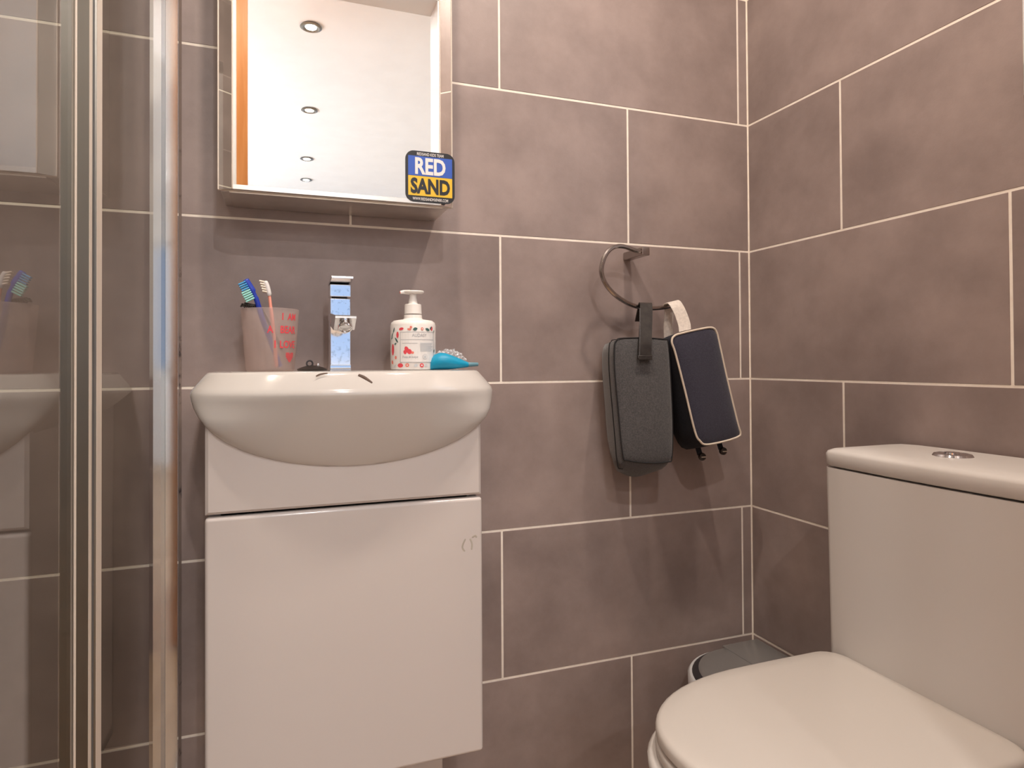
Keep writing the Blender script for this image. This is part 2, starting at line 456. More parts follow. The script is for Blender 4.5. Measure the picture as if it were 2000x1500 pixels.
# ------------------------------------------------------------------ downlights
def downlight(x, y, zc, lens, label, group, watt=0, r=.042):
    t = thing('ceiling_downlight', label, 'downlight', (x, y, zc), group)
    ringm = 'chrome' if lens == 'lamp_on' else 'alu'
    prof = [(r, -.001), (r + .004, -.006), (r - .006, -.010), (r - .014, -.006), (r - .016, -.001)]
    obj('trim_ring', lathe(prof, (x, y, zc), 28, cap0=False, cap1=False), ringm, t, 40)
    obj('lamp_lens', lathe([(r - .015, -.002), (r - .018, -.004), (.001, -.0045)], (x, y, zc), 24), lens, t, 40)
    if watt:
        ld = bpy.data.lights.new('lamp_bulb', 'AREA'); ld.shape = 'DISK'; ld.size = .075 if lens == 'lamp_on' else .044; ld.energy = watt
        ld.color = (1.0, .86, .74) if lens == 'lamp_on' else (1.0, .96, .93); ld.spread = math.radians(165)
        lo = bpy.data.objects.new('lamp_bulb', ld); COL.objects.link(lo)
        lo.parent = t; lo.location = (0, 0, -.013 if lens == 'lamp_on' else -.0062)
    return t
for x, y, wh, k in ((-.38, -.62, 'toilet', 1), (-.98, -.66, 'basin', 1), (-1.65, -.6, 'shower', .35)):  # the weak shower lamp is an added fill for the left tiles
    downlight(x, y, ZC, 'lamp_on', 'warm recessed downlight in the bathroom ceiling above the ' + wh, 'bathroom ceiling downlights', LAMP_W * k)
for x, y, wh in ((-.913, -1.842, 'closest to the doorway'), (-.873, -2.766, 'second from the doorway'), (-.846, -3.658, 'third from the doorway'), (-.826, -4.188, 'farthest from the doorway')):
    downlight(x, y, ZC, 'lamp_soft', 'round recessed downlight beyond the bathroom, ' + wh, 'row of downlights in the next room ceiling', ROOM_W)

# ------------------------------------------------------------------ shower enclosure
GX, DXG = -1.2385, -1.2575
se = thing('shower_enclosure', 'glass shower enclosure with chrome wall post and aluminium stile', 'shower', (GX, -.3, 0))
H0, H1 = .03, 1.98
poly = [(-1.2172, -.0005), (-1.2172, -.030), (-1.2355, -.030), (-1.2355, -.024), (-1.2418, -.024), (-1.2418, -.030), (-1.2592, -.030), (-1.2592, -.0005)]
obj('wall_profile', prism(poly, H0, H1), 'chrome', se)
obj('profile_seal', box((-1.2418, -.031, H0), (-1.2355, -.0235, H1)), 'seal', se)
obj('glass_panel', prism([(GX - .003, -.028), (GX + .003, -.028), (-1.2455, -.402), (-1.2515, -.402)], H0, H1), 'glass', se)
SX = -1.2445
poly = [(SX, -.398), (SX, -.419), (SX - .003, -.4195), (SX - .003, -.4335), (SX, -.434), (SX, -.448), (DXG - .012, -.448), (DXG - .012, -.398)]
st = obj('door_stile', prism(poly, H0, H1), 'alu', se)
obj('stile_groove', box((SX - .0032, -.4336, H0), (SX - .0018, -.4194, H1)), 'seal', st)
obj('edge_strip', box((SX - .0002, -.4185, H0), (SX + .0006, -.3985, H1)), 'alu_bright', st)
obj('edge_strip', box((SX - .0002, -.4475, H0), (SX + .0004, -.4375, H1)), 'alu_bright', st)
obj('stile_rib', lathe([(.0013, H0), (.0013, H1)], (DXG + .0012, -.4485, 0), 10), 'alu_bright', st, 60)
obj('door_glass', box((DXG - .006, -1.10, H0 + .01), (DXG, -.446, H1 - .01)), 'glass', se)
obj('door_stile', box((DXG - .02, -1.145, H0), (DXG + .012, -1.10, H1), .002), 'alu', se)
obj('head_rail', box((DXG - .02, -1.145, H1), (-1.217, -.0005, H1 + .03), .002), 'alu', se)
obj('bottom_rail', box((DXG - .02, -1.145, 0), (-1.217, -.0005, H0), .002), 'alu', se)
obj('sealant', prism([(-1.2172, -.0005), (-1.2172, -.007), (-1.2160, -.004), (-1.2148, -.0005)], H0, H1), 'mould', se)

# ------------------------------------------------------------------ vanity cabinet and basin
DC = .245
p = at(943, 1467, DC); CX1 = p.x; CZ0 = p.z
CX0 = at(400, 1015, DC).x
gz = at(400, 1011, DC).z
ctop = FL - .006
van = thing('vanity_cabinet', 'white gloss vanity cabinet under the basin with one plain door', 'cabinet', ((CX0 + CX1) / 2, -DC / 2, 0))
bm = bmesh.new()
yf = -DC + .019
for lo, hi in (((CX0 + .003, yf, CZ0 + .003), (CX0 + .019, -.002, ctop)), ((CX1 - .019, yf, CZ0 + .003), (CX1 - .003, -.002, ctop)),
               ((CX0 + .003, yf, CZ0 + .003), (CX1 - .003, -.002, CZ0 + .019)), ((CX0 + .003, -.008, CZ0 + .003), (CX1 - .003, -.002, ctop - .13))):
    add_box(bm, lo, hi, .0008)
obj('cabinet_carcass', bm, 'gloss_white', van)
# upper front panel, cut out for the belly of the basin
cxm = -.9515
poly = [(CX0, gz + .0022), (CX1, gz + .0022)]
nn = []
for i in range(33):
    a = math.pi * i / 32
    nn.append((cxm + .205 * math.cos(a), FL - .1005 * math.sin(a) ** .95))
poly += [(CX1, FL - .036)] + [p for p in nn if CX0 + .002 < p[0] < CX1 - .002 and p[1] < FL - .03] + [(CX0, FL - .036)]
bm = loft([[(x, -DC + .018, zz) for x, zz in poly], [(x, -DC + .004, zz) for x, zz in poly], [(cxm + (x - cxm) * .979, -DC, zz + (.004 if zz < gz + .01 else 0)) for x, zz in poly]])
obj('cabinet_front_panel', bm, 'gloss_white', van, 20)
dr = obj('cabinet_door', box((CX0 - .0005, -DC - .0005, CZ0), (CX1 + .0015, -DC + .018, gz - .0018), .0055, 3), 'gloss_white', van, 35)
obj('plinth', box((CX0 + .03, -.10, 0), (CX1 - .028, -.004, CZ0 + .004), .002), 'gloss_white', van)
for pts in (((908, 1077), (903, 1068), (909, 1052)), ((918, 1052), (922, 1062), (921, 1074)), ((922, 1050), (928, 1046), (931, 1050))):
    pp = [at(x, y, DC + .0006) for x, y in pts]
    obj('smudge', tube(catmull(pp, 5), [.0008] + [.0015] * (5 * (len(pp) - 1) - 1) + [.0006], 8, sy=.15), 'stain_faint', dr)

BXC = -.9487
def outline(z, w, D, ds, b, n=2.15, N=40, xc=BXC):
    pts = [(xc - w, -b, z), (xc - w, -(b + (ds - b) * .5), z)]
    for i in range(N + 1):
        a = math.pi * i / N
        c, s = math.cos(a), math.sin(a)
        u = -math.copysign(abs(c) ** (2 / n), c); v = abs(s) ** (2 / n)
        pts.append((xc + w * u, -(ds + (D - ds) * v), z))
    pts += [(xc + w, -(b + (ds - b) * .5), z), (xc + w, -b, z)]
    return pts
BZ = FL + .0285
lv = []
def lerp(a, b, t): return a + (b - a) * t
# bowl (inside), then rim, fascia and belly
lv.append(outline(BZ - .085, .05, .22, .19, .17))
lv.append(outline(BZ - .080, .11, .245, .19, .155))
lv.append(outline(BZ - .05, .155, .262, .19, .145))
lv.append(outline(BZ - .008, .172, .270, .19, .139))
lv.append(outline(BZ - .001, .176, .2735, .19, .137))
lv.append(outline(BZ, .180, .276, .19, .133))
lv.append(outline(BZ, .2062, .2845, .18, .0035))
lv.append(outline(BZ - .0012, .2092, .2865, .18, .0022))
lv.append(outline(BZ - .004, .2122, .2885, .18, .0018))
lv.append(outline(FL + .006, .2262, .3005, .19, .0016))
lv.append(outline(FL + .001, .2292, .303, .193, .0016))
lv.append(outline(FL - .004, .2299, .3035, .196, .0016))
ZB = .1125
for z in (-.012, -.022, -.033, -.045, -.057, -.069, -.080, -.089, -.097, -.103, -.1075, -.1105):
    t = min(1, (-z - .004) / .040)
    e = max(0, 1 - (-z / ZB) ** 2.2)
    h = .2299 * (1 - .036 * t) * e ** (1 / 2.0)
    D = .2465 + .057 * (1 - (-z - .004) / .1085) ** .9
    ds = lerp(.196, DC - .001, t); b = lerp(.0016, .12, min(1, t * 1.3))
    lv.append(outline(FL + z, max(h, .012), D, ds, b, 2.1))
bm = loft(lv)
basin = thing('wash_basin', 'white ceramic bow fronted basin set on the vanity cabinet', 'basin', (BXC, -.15, FL - .1))
bo = obj('basin_bowl', bm, 'ceramic', basin, 50)
for pts, r in ((((700, 732), (709, 736), (717, 741), (727, 748)), .0022), (((617, 735), (626, 731), (640, 729)), .0012)):
    dz = lambda y: .2895 + (y - 731) * .0004
    pp = [at(x, y, dz(y)) for x, y in pts]
    cp = catmull(pp, 5)
    rr = [r * (.35 + .8 * math.sin(math.pi * min(1, .15 + .75 * i / (len(cp) - 1)))) for i in range(len(cp))]
    obj('hair_smear', tube(cp, rr, 8, sy=.25), 'stain', bo)

# ------------------------------------------------------------------ basin mixer tap
TX, TY = -.9565, -.085
tap = thing('mixer_tap', 'square chrome basin mixer tap with flat lever', 'tap', (TX, TY, BZ))
wv = .0172
ztop = at(664, 583, .102).z
obj('tap_body', box((TX - wv, TY - .017, BZ), (TX + wv, TY + .017, ztop), .0012, 2), 'chrome_wet', tap, 35)
obj('tap_base', box((TX - wv - .0008, TY - .0178, BZ), (TX + wv + .0008, TY + .0178, BZ + .010), .0012, 2), 'chrome', tap, 35)
obj('tap_neck', box((TX - .012, TY - .012, ztop), (TX + .012, TY + .012, ztop + .003)), 'gap', tap)
zh = ztop + .003
lev = obj('lever_block', box((TX - wv - .0005, TY - .0185, zh), (TX + wv + .0005, TY + .018, zh + .021), .0012, 2), 'chrome_wet', tap, 35)
lm = Matrix.Translation((TX, TY + .012, zh + .0212)) @ Matrix.Rotation(math.radians(-4.5), 4, 'X')
obj('lever_plate', box((-wv - .001, -.066, 0), (wv + .001, .004, .0045), .001, 2, lm), 'chrome_satin', lev, 35)
sz1 = at(672, 607, .185).z
sm = Matrix.Translation((TX, TY - .016, sz1 - .006)) @ Matrix.Rotation(math.radians(6), 4, 'X')
prf = [(.004, .008), (-.086, .008), (-.088, .0065), (-.088, .0035), (-.062, -.0165), (-.058, -.0175), (.004, -.0135)]
rings = [[sm @ Vector((x, y, zz)) for y, zz in prf] for x in (-wv + .0008, wv - .0008)]
sp = obj('spout', loft(rings), 'chrome', tap)
nrm = Vector((0, -.020, -.026)).normalized()
am = sm @ Matrix.Translation((0, -.0745, -.0068)) @ Vector((0, 0, -1)).rotation_difference(nrm).to_matrix().to_4x4()
bm = lathe([(.0112, .001), (.0118, -.001), (.0118, -.0085), (.0105, -.0100), (.0090, -.0090), (.0088, -.005)], n=24, cap0=False)
bmesh.ops.transform(bm, matrix=am, verts=bm.verts)
obj('aerator', bm, 'chrome', sp, 35)

# plug lying beside the tap
px, py = -1.0035, -.105
plug = thing('basin_plug', 'black rubber basin plug with metal eyelet beside the tap', 'plug', (px, py, BZ))
obj('plug_disc', lathe([(.0235, .0005), (.0245, .003), (.019, .0055), (.010, .0085), (.002, .0095)], (px, py, BZ), 28), 'brown_dark', plug, 40)
obj('eyelet', tube([(px - .004 + .0048 * math.cos(a), py, BZ + .0125 + .0048 * math.sin(a)) for a in [2 * math.pi * i / 16 for i in range(16)]], .0015, 8, closed=True), 'gap', plug, 60)
obj('eyelet_link', lathe([(.003, .008), (.0035, .0105), (.002, .013)], (px + .009, py - .004, BZ), 12), 'chrome', plug, 50)

# ------------------------------------------------------------------ tumbler with toothbrushes
CD = .087
cc = at(528, 700, CD)
cz0 = BZ; ch = .103; r0, r1 = .0385, .0462
cup = thing('toothbrush_tumbler', 'frosted pinkish plastic tumbler with red lettering on the basin', 'tumbler', (cc.x, -CD, cz0))
rf = lambda z: lerp(r0, r1, (z - cz0) / ch)
th = .0014
prof = [(.002, .0), (r0 - .003, 0), (r0, .002), (r1, ch - .001), (r1 - .0007, ch), (r1 - th, ch - .001), (r0 - th, .004), (.002, .003)]
obj('tumbler_wall', lathe(prof, (cc.x, -CD, cz0), 48), 'frosted', cup, 40)
view = math.atan2(CAM.x - cc.x, -(CAM.y + CD))     # facing direction as wrap angle
sc = 1085
def cup_text(txt, pxx, pyy, size, xs=.8):
    me = text_mesh(txt, size, .0004, 0, 'LEFT', xs)
    z = cz0 + (725 - pyy) / sc
    off = (pxx - 528) / sc / rf(z)
    a = math.asin(max(-1, min(1, off)))
    subdiv_long(me, .004)
    wrap(me, (cc.x, -CD), rf, .0007, a + view, z)
    obj2 = link('tumbler_lettering', me, 'red', cup)
for t, x, y, s in (('I', 547, 629, .0155), ('AM', 557, 629, .0155), ('A', 523, 652, .0165), ('BEAR', 544, 652, .0165), ('I', 534, 678, .0165), ('LOVE', 543, 678, .0165)):
    cup_text(t, x, y, s)
# heart of short stripes
me = bpy.data.meshes.new('heart'); bm = bmesh.new()
rows = [(.0075, .0085, True), (.0052, .0088, False), (.0029, .0085, False), (.0006, .0076, False), (-.0017, .0060, False), (-.0040, .0042, False), (-.0063, .0022, False)]
for y, hw, split in rows:
    segs = [(-hw, -.0012), (.0012, hw)] if split else [(-hw, hw)]
    for u, v in segs:
        N = 6
        lo = [bm.verts.new((lerp(u, v, i / N), y - .0008, 0)) for i in range(N + 1)]
        hi = [bm.verts.new((lerp(u, v, i / N), y + .0008, 0)) for i in range(N + 1)]
        for i in range(N): bm.faces.new((lo[i], lo[i + 1], hi[i + 1], hi[i]))
bm.to_mesh(me); bm.free()
wrap(me, (cc.x, -CD), rf, .0007, math.asin((560 - 528) / sc / .040) + view, cz0 + (725 - 701) / sc)
link('tumbler_heart', me, 'red', cup)

def brush_path(pix, d):
    return [at(x, y, dd) for (x, y), dd in zip(pix, d)]
# blue brush
tb = thing('toothbrush', 'blue toothbrush with blue and mint bristles in the tumbler', 'toothbrush', at(545, 716, CD))
pp = catmull(brush_path([(547, 716), (530, 670), (513, 625), (505, 598), (497, 575), (487, 558), (479, 546)], [.075, .085, .105, .112, .115, .115, .115]), 6)
n = len(pp)
rr = [.0035 if i < n * .45 else (.0033 if i < n * .62 else .0026) for i in range(n)]
rr = [(.0042 if i > n * .70 else r) for i, r in enumerate(rr)]
rr[-1] = .002
obj('handle', tube(pp, rr, 10, sx=1.25, sy=.8), 'brush_blue', tb, 60)
e0, e1 = at(499, 581, .115), at(482, 549, .115)
ax = (e1 - e0); side = Vector((-.82, -.22, -.45)).normalized()
bmb, bmt = bmesh.new(), bmesh.new()
for i in range(9):
    for j in (-1, 0, 1):
        base = e0 + ax * (i / 8) + Vector((0, .0022 * j, 0)) + side * .002
        L = .0125 if i > 4 else .0145
        tube([base, base + side * L], [.0014, .0013], 6, bm=(bmb if (i > 4) else bmt))
obj('bristles', bmb, 'bristle_blue', tb, 60); obj('bristles', bmt, 'bristle_teal', tb, 60)
# pink brush
tb = thing('toothbrush', 'pink toothbrush with a white rubber backed head in the tumbler', 'toothbrush', at(538, 716, CD))
pp = catmull(brush_path([(540, 716), (536, 670), (532, 630), (529, 603), (526, 578), (522, 560), (517, 549)], [.08, .085, .09, .092, .092, .092, .092]), 6)
n = len(pp)
obj('handle', tube(pp[:int(n * .74)], [.0033 if i < n * .5 else .0026 for i in range(int(n * .74))], 10), 'pink', tb, 60)
hp = pp[int(n * .66):]
obj('head', tube(hp, [.0035] + [.0052] * (len(hp) - 3) + [.0045, .002], 12, sx=.8, sy=1), 'white_print', tb, 60)
bm = bmesh.new()
for i in range(5):
    b0 = lerp(at(523, 571, .092), at(517, 551, .092), i / 4)
    for j in (-1, 0, 1):
        q = b0 + Vector((0, .0025 * j, 0)); tube([q, q + Vector((-.0085, -.001, .0015))], [.0017, .0016], 6, bm=bm)
obj('bristles', bm, 'cream', tb, 60)
# dark brush
tb = thing('toothbrush', 'dark brown brush lying flat over the tumbler rim', 'toothbrush', at(540, 690, CD))
pp = catmull(brush_path([(553, 690), (530, 640), (512, 606), (503, 599), (492, 597), (477, 594)], [.07, .08, .10, .106, .108, .108]), 6)
obj('handle', tube(pp, [.0022 if i < len(pp) * .62 else .003 for i in range(len(pp))], 10), 'brown_dark', tb, 60)
bm = bmesh.new()
for i in range(8):
    b0 = lerp(at(498, 599, .108), at(474, 594, .108), i / 7)
    for j in (-1, 0, 1):
        q = b0 + Vector((0, .002 * j, .001)); tube([q, q + Vector((-.003, 0, -.0055 if i % 2 else -.0045))], [.0015, .0011], 5, bm=bm)
obj('bristles', bm, 'brown_dark', tb, 60)

# ------------------------------------------------------------------ soap bottle
BD = .088; BR = .0405
bc = at(807, 700, BD)
sb = thing('soap_dispenser', 'white pump soap bottle printed with berries and leaves', 'soap bottle', (bc.x, -BD, BZ))
z = lambda y: BZ + (722 - y) / 1085
prof = [(.002, 0), (BR - .004, 0), (BR - .001, .001), (BR, .004), (BR, .079), (BR - .0015, .0845), (BR - .006, .088), (.0185, .0905), (.0165, .092), (.0160, .0985), (.002, .0985)]
obj('bottle_body', lathe(prof, (bc.x, -BD, BZ), 56), 'bottle', sb, 40)
cz = BZ + .100
obj('pump_collar', lathe([(.0148, 0), (.0156, .0008), (.0150, .017), (.0142, .0178), (.004, .018)], (bc.x, -BD, cz), 40), 'bottle', sb, 40)
zs = cz + .018
pm = obj('pump_stem', lathe([(.0088, 0), (.0080, .004), (.0066, .012), (.0066, .0195)], (bc.x, -BD, zs), 28), 'bottle', sb, 50)
bm = lathe([(.004, .0185), (.0125, .0190), (.0150, .0205), (.0155, .0225), (.0145, .0240), (.008, .0247), (.001, .0247)], (0, 0, 0), 32)
for v in bm.verts: v.co.x *= 1.22
bmesh.ops.translate(bm, verts=bm.verts, vec=(bc.x + .0015, -BD, zs))
obj('pump_head', bm, 'bottle', sb, 45)
nz = [Vector((bc.x - .006, -BD, zs + .0215)), Vector((bc.x - .018, -BD - .001, zs + .0215)), Vector((bc.x - .0232, -BD - .0015, zs + .0205))]
noz = obj('pump_nozzle', tube(nz, [.0045, .0036, .0028], 12, sy=.7), 'bottle', sb, 50)
obj('nozzle_mouth', tube([nz[2] + Vector((.0003, 0, 0)), nz[2] + Vector((-.0007, 0, -.0001))], [.0022, .0022], 10, sy=.7), 'red2', noz)
bview = math.atan2(CAM.x - bc.x, -(CAM.y + BD))
rb = lambda zz: BR
def on_bottle(pxx): return bview + math.asin(max(-.99, min(.99, (pxx - 807) / 1085 / BR)))
def patch(name, x0, x1, y0, y1, m, eps, parent=sb):
    a0, a1 = on_bottle(x0), on_bottle(x1); N = 12
    bm = bmesh.new(); lo = []; hi = []
    for i in range(N + 1):
        a = lerp(a0, a1, i / N); r = BR + eps
        lo.append(bm.verts.new((bc.x + r * math.sin(a), -BD - r * math.cos(a), z(y1)))); hi.append(bm.verts.new((bc.x + r * math.sin(a), -BD - r * math.cos(a), z(y0))))
    for i in range(N): bm.faces.new((lo[i], lo[i + 1], hi[i + 1], hi[i]))
    me = bpy.data.meshes.new(name); bm.to_mesh(me); bm.free()
    return link(name, me, m, parent)
def blob(cxp, cyp, rx, ry, rot, m, eps=.0005, name='printed_berry', parent=sb, npt=14, pointed=0):
    me = bpy.data.meshes.new(name); bm = bmesh.new(); c, s = math.cos(math.radians(rot)), math.sin(math.radians(rot))
    ring = []
    for i in range(npt):
        a = 2 * math.pi * i / npt; u, v = rx * math.cos(a), ry * math.sin(a)
        if pointed: v *= abs(math.sin(a)) ** .6
        ring.append(bm.verts.new(((u * c - v * s) / 1085, (u * s + v * c) / 1085, 0)))
    bm.faces.new(ring); bm.to_mesh(me); bm.free()
    wrap(me, (bc.x, -BD), rb, eps, on_bottle(cxp), z(cyp))
    return link(name, me, m, parent)
lab = patch('front_label', 783, 845, 650, 707, 'paper', .0005)
patch('label_rule', 783, 845, 664, 664.8, 'grey_print', .0007, lab)
patch('label_rule', 783, 845, 649.6, 650.4, 'grey_print', .0007, lab); patch('label_rule', 783, 845, 706.6, 707.4, 'grey_print', .0007, lab)
patch('label_rule', 783, 783.8, 650, 707, 'grey_print', .0007, lab); patch('label_rule', 844.4, 845.2, 650, 707, 'grey_print', .0007, lab)
patch('label_rule', 787, 815, 671, 671.7, 'grey_print', .0007, lab)
for i in range(9): patch('label_text_line', 820, 843 - (i % 3), 670.5 + i * 1.9, 671.6 + i * 1.9, 'pale_print', .0007, lab)
def bottle_text(txt, xx, yy, size, m, xs=1, shear=0):
    me = text_mesh(txt, size, .00005, 0, 'CENTER', xs, shear)
    wrap(me, (bc.x, -BD), rb, .0008, on_bottle(xx), z(yy)); link('label_lettering', me, m, lab)
bottle_text('AUDASY', 819, 656.5, .0080, 'grey_print', .85)
bottle_text('Frutos del bosque', 801, 697, .0060, 'grey_print', .62, .35)
blob(829, 697, 5.2, 5.2, 0, 'pale_print', .0007, 'label_seal', lab); blob(829, 697, 4.2, 4.2, 0, 'paper', .0008, 'label_seal', lab); blob(829, 697, 2.6, 2.6, 0, 'pale_print', .0009, 'label_seal', lab)
for a in ((795, 683, 4, 6), (800, 687, 4.5, 5), (792, 688, 3, 4)): blob(*a, 20, 'red', .0007, 'printed_berry', lab)
blob(806, 689, 2.5, 2.5, 0, 'red2', .0008, 'printed_berry', lab)
for a in ((785, 644, 5, 2.6, 10, 'red'), (800, 645, 4, 1.8, -10, 'red2'), (803, 641, 2.2, 2.4, 40, 'red2'), (824, 644, 2.8, 2.8, 0, 'red2'), (778, 655, 3, 6, 0, 'red'),
          (769, 683, 4.2, 11, 0, 'red'), (774.5, 698, 2.6, 3.2, 0, 'red2'), (783, 713, 6, 4, 0, 'red'), (796, 712.5, 3.6, 3.4, 0, 'red2'), (823, 713, 4, 4, 0, 'red'), (768, 707, 3, 4, 30, 'red2'), (842, 643, 3, 4, 0, 'red')):
    blob(*a)
for a in ((824, 644, 1.2, 1.2, 0), (823, 713, 1.7, 1.7, 0), (796, 712.5, 1.3, 1.3, 0)): blob(*a, 'bottle', .0008)
for a in ((811, 644.5, 4.4, 3.2, 15), (834, 645, 5.2, 2.6, -20), (840, 642, 4, 1.8, 50), (771, 646, 5.5, 1.6, 65), (768, 655, 5, 1.4, 60), (776, 665, 6.5, 1.7, -50), (774, 672, 3, 1.8, 20), (767, 661, 4, 1.3, 40),
          (773, 714, 5, 1.3, 45), (846, 648, 3, 1.6, 70), (846, 686, 4.2, 2, 60), (812, 713, 4, 3, 30), (831, 713, 3.5, 3, 0)):
    blob(*a, 'green' if a[1] < 700 else 'pale_print', .0006, 'printed_leaf', npt=12, pointed=1)

# ------------------------------------------------------------------ blue bulb and clear film
q0, q1 = at(838, 716, .115), at(934, 712, .125)
bl = thing('rubber_bulb', 'turquoise rubber bulb syringe lying by the soap bottle', 'bulb syringe', q0)
AX = (q1 - q0); AX.z = .002; Lb = AX.length; axn = AX.normalized()
prof = [(0, .0008), (.015, .0085), (.05, .0125), (.12, .0162), (.22, .0180), (.33, .0175), (.45, .0150), (.57, .0118), (.68, .0085), (.76, .0062), (.785, .0056)]
side = Vector((0, 1, 0)); rings = []
for t, r in prof:
    c0 = Vector((q0.x, q0.y, BZ + .0005)) + axn * Lb * t + Vector((0, 0, r * .82 * (1 - .1 * t) + max(0, t - .4) * .007))
    rings.append([c0 + side * r * math.cos(2 * math.pi * i / 24) + Vector((0, 0, 1)) * r * .84 * math.sin(2 * math.pi * i / 24) for i in range(24)])
obj('bulb', loft(rings), 'teal', bl, 60)
c1 = rings[-1]; ce = sum(c1, Vector()) / 24
obj('nozzle', tube([ce - axn * .002, ce + axn * (Lb * .2), ce + axn * Lb * .215], [.0045, .0034, .0028], 14, sy=.8), 'tip', bl, 50)
bm = bmesh.new(); bmesh.ops.create_icosphere(bm, subdivisions=4, radius=1)
rnd = random.Random(3); fold = [(Vector((rnd.uniform(-1, 1), rnd.uniform(-1, 1), rnd.uniform(-.4, 1))).normalized(), rnd.uniform(12, 30), rnd.uniform(0, 6)) for _ in range(9)]
fc = at(877, 704, .075)
for v in bm.verts:
    d = v.co.normalized(); k = 1 + sum(.035 * math.copysign(abs(math.sin(d.dot(f) * s + ph)) ** .6, math.sin(d.dot(f) * s + ph)) for f, s, ph in fold)
    v.co = Vector((d.x * .029 * k, d.y * .024 * k, max(-.0165, d.z * .0195 * k))) + Vector((fc.x, -.072, BZ + .0172))
fo = obj('plastic_film', bm, 'film', None)
tag(fo, 'crumpled clear plastic film behind the turquoise bulb', 'plastic wrap')

# ------------------------------------------------------------------ mirror cabinet and sticker
DM = .125
mx0, mx1 = at(424, 369, DM).x, at(887, 400, DM).x
mz0 = (at(424, 369, DM).z + at(886, 400, DM).z) / 2; mz1 = mz0 + .60
mc = thing('mirror_cabinet', 'wall cabinet with a silver framed mirror door above the basin', 'mirror cabinet', ((mx0 + mx1) / 2, -.06, mz0))
obj('cabinet_shell', box((mx0 + .004, -DM + .022, mz0 + .0005), (mx1 - .004, -.0015, mz1), .001), 'steel', mc)
bb = obj('bottom_panel', box((mx0 + .016, -DM + .02, mz0 - .0012), (mx1 - .016, -.004, mz0 + .002), .0006), 'steel', mc)
fx0, fx1, fz0, fz1 = mx0 + .0225, mx1 - .0255, mz0, mz1
bvl = .0115
bm = bmesh.new()
o_ = [bm.verts.new(c) for c in ((mx0, -DM + bvl, mz0), (mx1, -DM + bvl, mz0), (mx1, -DM + bvl, mz1), (mx0, -DM + bvl, mz1))]
f_ = [bm.verts.new(c) for c in ((fx0, -DM, fz0), (fx1, -DM, fz0), (fx1, -DM, fz1), (fx0, -DM, fz1))]
k_ = [bm.verts.new(c) for c in ((mx0, -DM + .02, mz0), (mx1, -DM + .02, mz0), (mx1, -DM + .02, mz1), (mx0, -DM + .02, mz1))]
bm.faces.new(f_)
for i in range(4):
    j = (i + 1) % 4
    bm.faces.new((o_[i], o_[j], f_[j], f_[i])); bm.faces.new((k_[i], k_[j], o_[j], o_[i]))
bm.faces.new(k_)
md = obj('mirror_door', bm, 'mirror', mc)
for xa, xb in ((fx0 - .0014, fx0 + .0008), (fx1 - .0008, fx1 + .0014), (mx0 - .0004, mx0 + .0012), (mx1 - .0012, mx1 + .0004)):
    yy = -DM - .0004 if xa > mx0 + .01 and xb < mx1 - .01 else -DM + bvl - .001
    obj('door_edge', box((xa, yy - .0006, mz0), (xb, yy + .004, mz1), .0005), 'alu_bright', md)
obj('door_edge', box((fx0 - .001, -DM - .0003, mz0 - .0004), (fx1 + .001, -DM + .004, mz0 + .0075), .0005), 'frame_white', md)
obj('door_edge', box((mx0, -DM + bvl - .001, mz0 - .0006), (mx1, -DM + bvl + .004, mz0 + .0014), .0005), 'alu_bright', md)
obj('front_glass', box((mx0 + .0005, -DM - .0010, mz0 + .001), (mx1 - .0005, -DM - .0004, mz1 - .001)), 'clear_pane', md)
s0, s1 = at(792, 345, DM + .0012), at(888, 352, DM + .0012)
szt, szb = at(840, 297, DM + .0012).z, at(840, 396, DM + .0012).z
sw, sh = s1.x - s0.x, szt - szb
scx, scz = (s0.x + s1.x) / 2, (szt + szb) / 2
YS = -DM - .0012
stk = thing('sticker', 'rounded blue and yellow sticker reading RED SAND on the mirror', 'sticker', (scx, YS, scz))
def flat(poly, y, th, dx=0, dz=0):
    return loft([[(scx + x + dx, y + th, scz + zz + dz) for x, zz in poly], [(scx + x + dx, y, scz + zz + dz) for x, zz in poly]])
obj('sticker_base', flat(rrect(sw, sh, sw * .17, 8), YS, .0006), 'black', stk)
iw, ih = sw * .895, sh * .385
obj('blue_panel', flat(rrect(iw, ih, .0005, 1), YS - .0003, .0003, 0, sh * .205), 'blue_print', stk)
obj('yellow_panel', flat(rrect(iw, ih, .0005, 1), YS - .0003, .0003, 0, -sh * .185), 'yellow_print', stk)
def sticker_text(txt, wdt, hgt, dz, m, off):
    me = text_mesh(txt, .02, off)
    xs = [v.co.x for v in me.vertices]; ys = [v.co.y for v in me.vertices]
    cx_, cy_ = (min(xs) + max(xs)) / 2, (min(ys) + max(ys)) / 2
    kx, ky = wdt / (max(xs) - min(xs)), hgt / (max(ys) - min(ys))
    for v in me.vertices: v.co = (scx + (v.co.x - cx_) * kx, YS - .0007, scz + dz + (v.co.y - cy_) * ky)
    link('sticker_lettering', me, m, stk)
sticker_text('RED', sw * .62, sh * .33, sh * .205, 'white_print', .0007)
sticker_text('SAND', sw * .80, sh * .31, -sh * .185, 'black', .0008)
sticker_text('REDSAND KIDS TEAM', sw * .54, sh * .058, sh * .44, 'white_print', .0002)
sticker_text('WWW.REDSANDMXPARK.COM', sw * .72, sh * .058, -sh * .44, 'white_print', .0002)

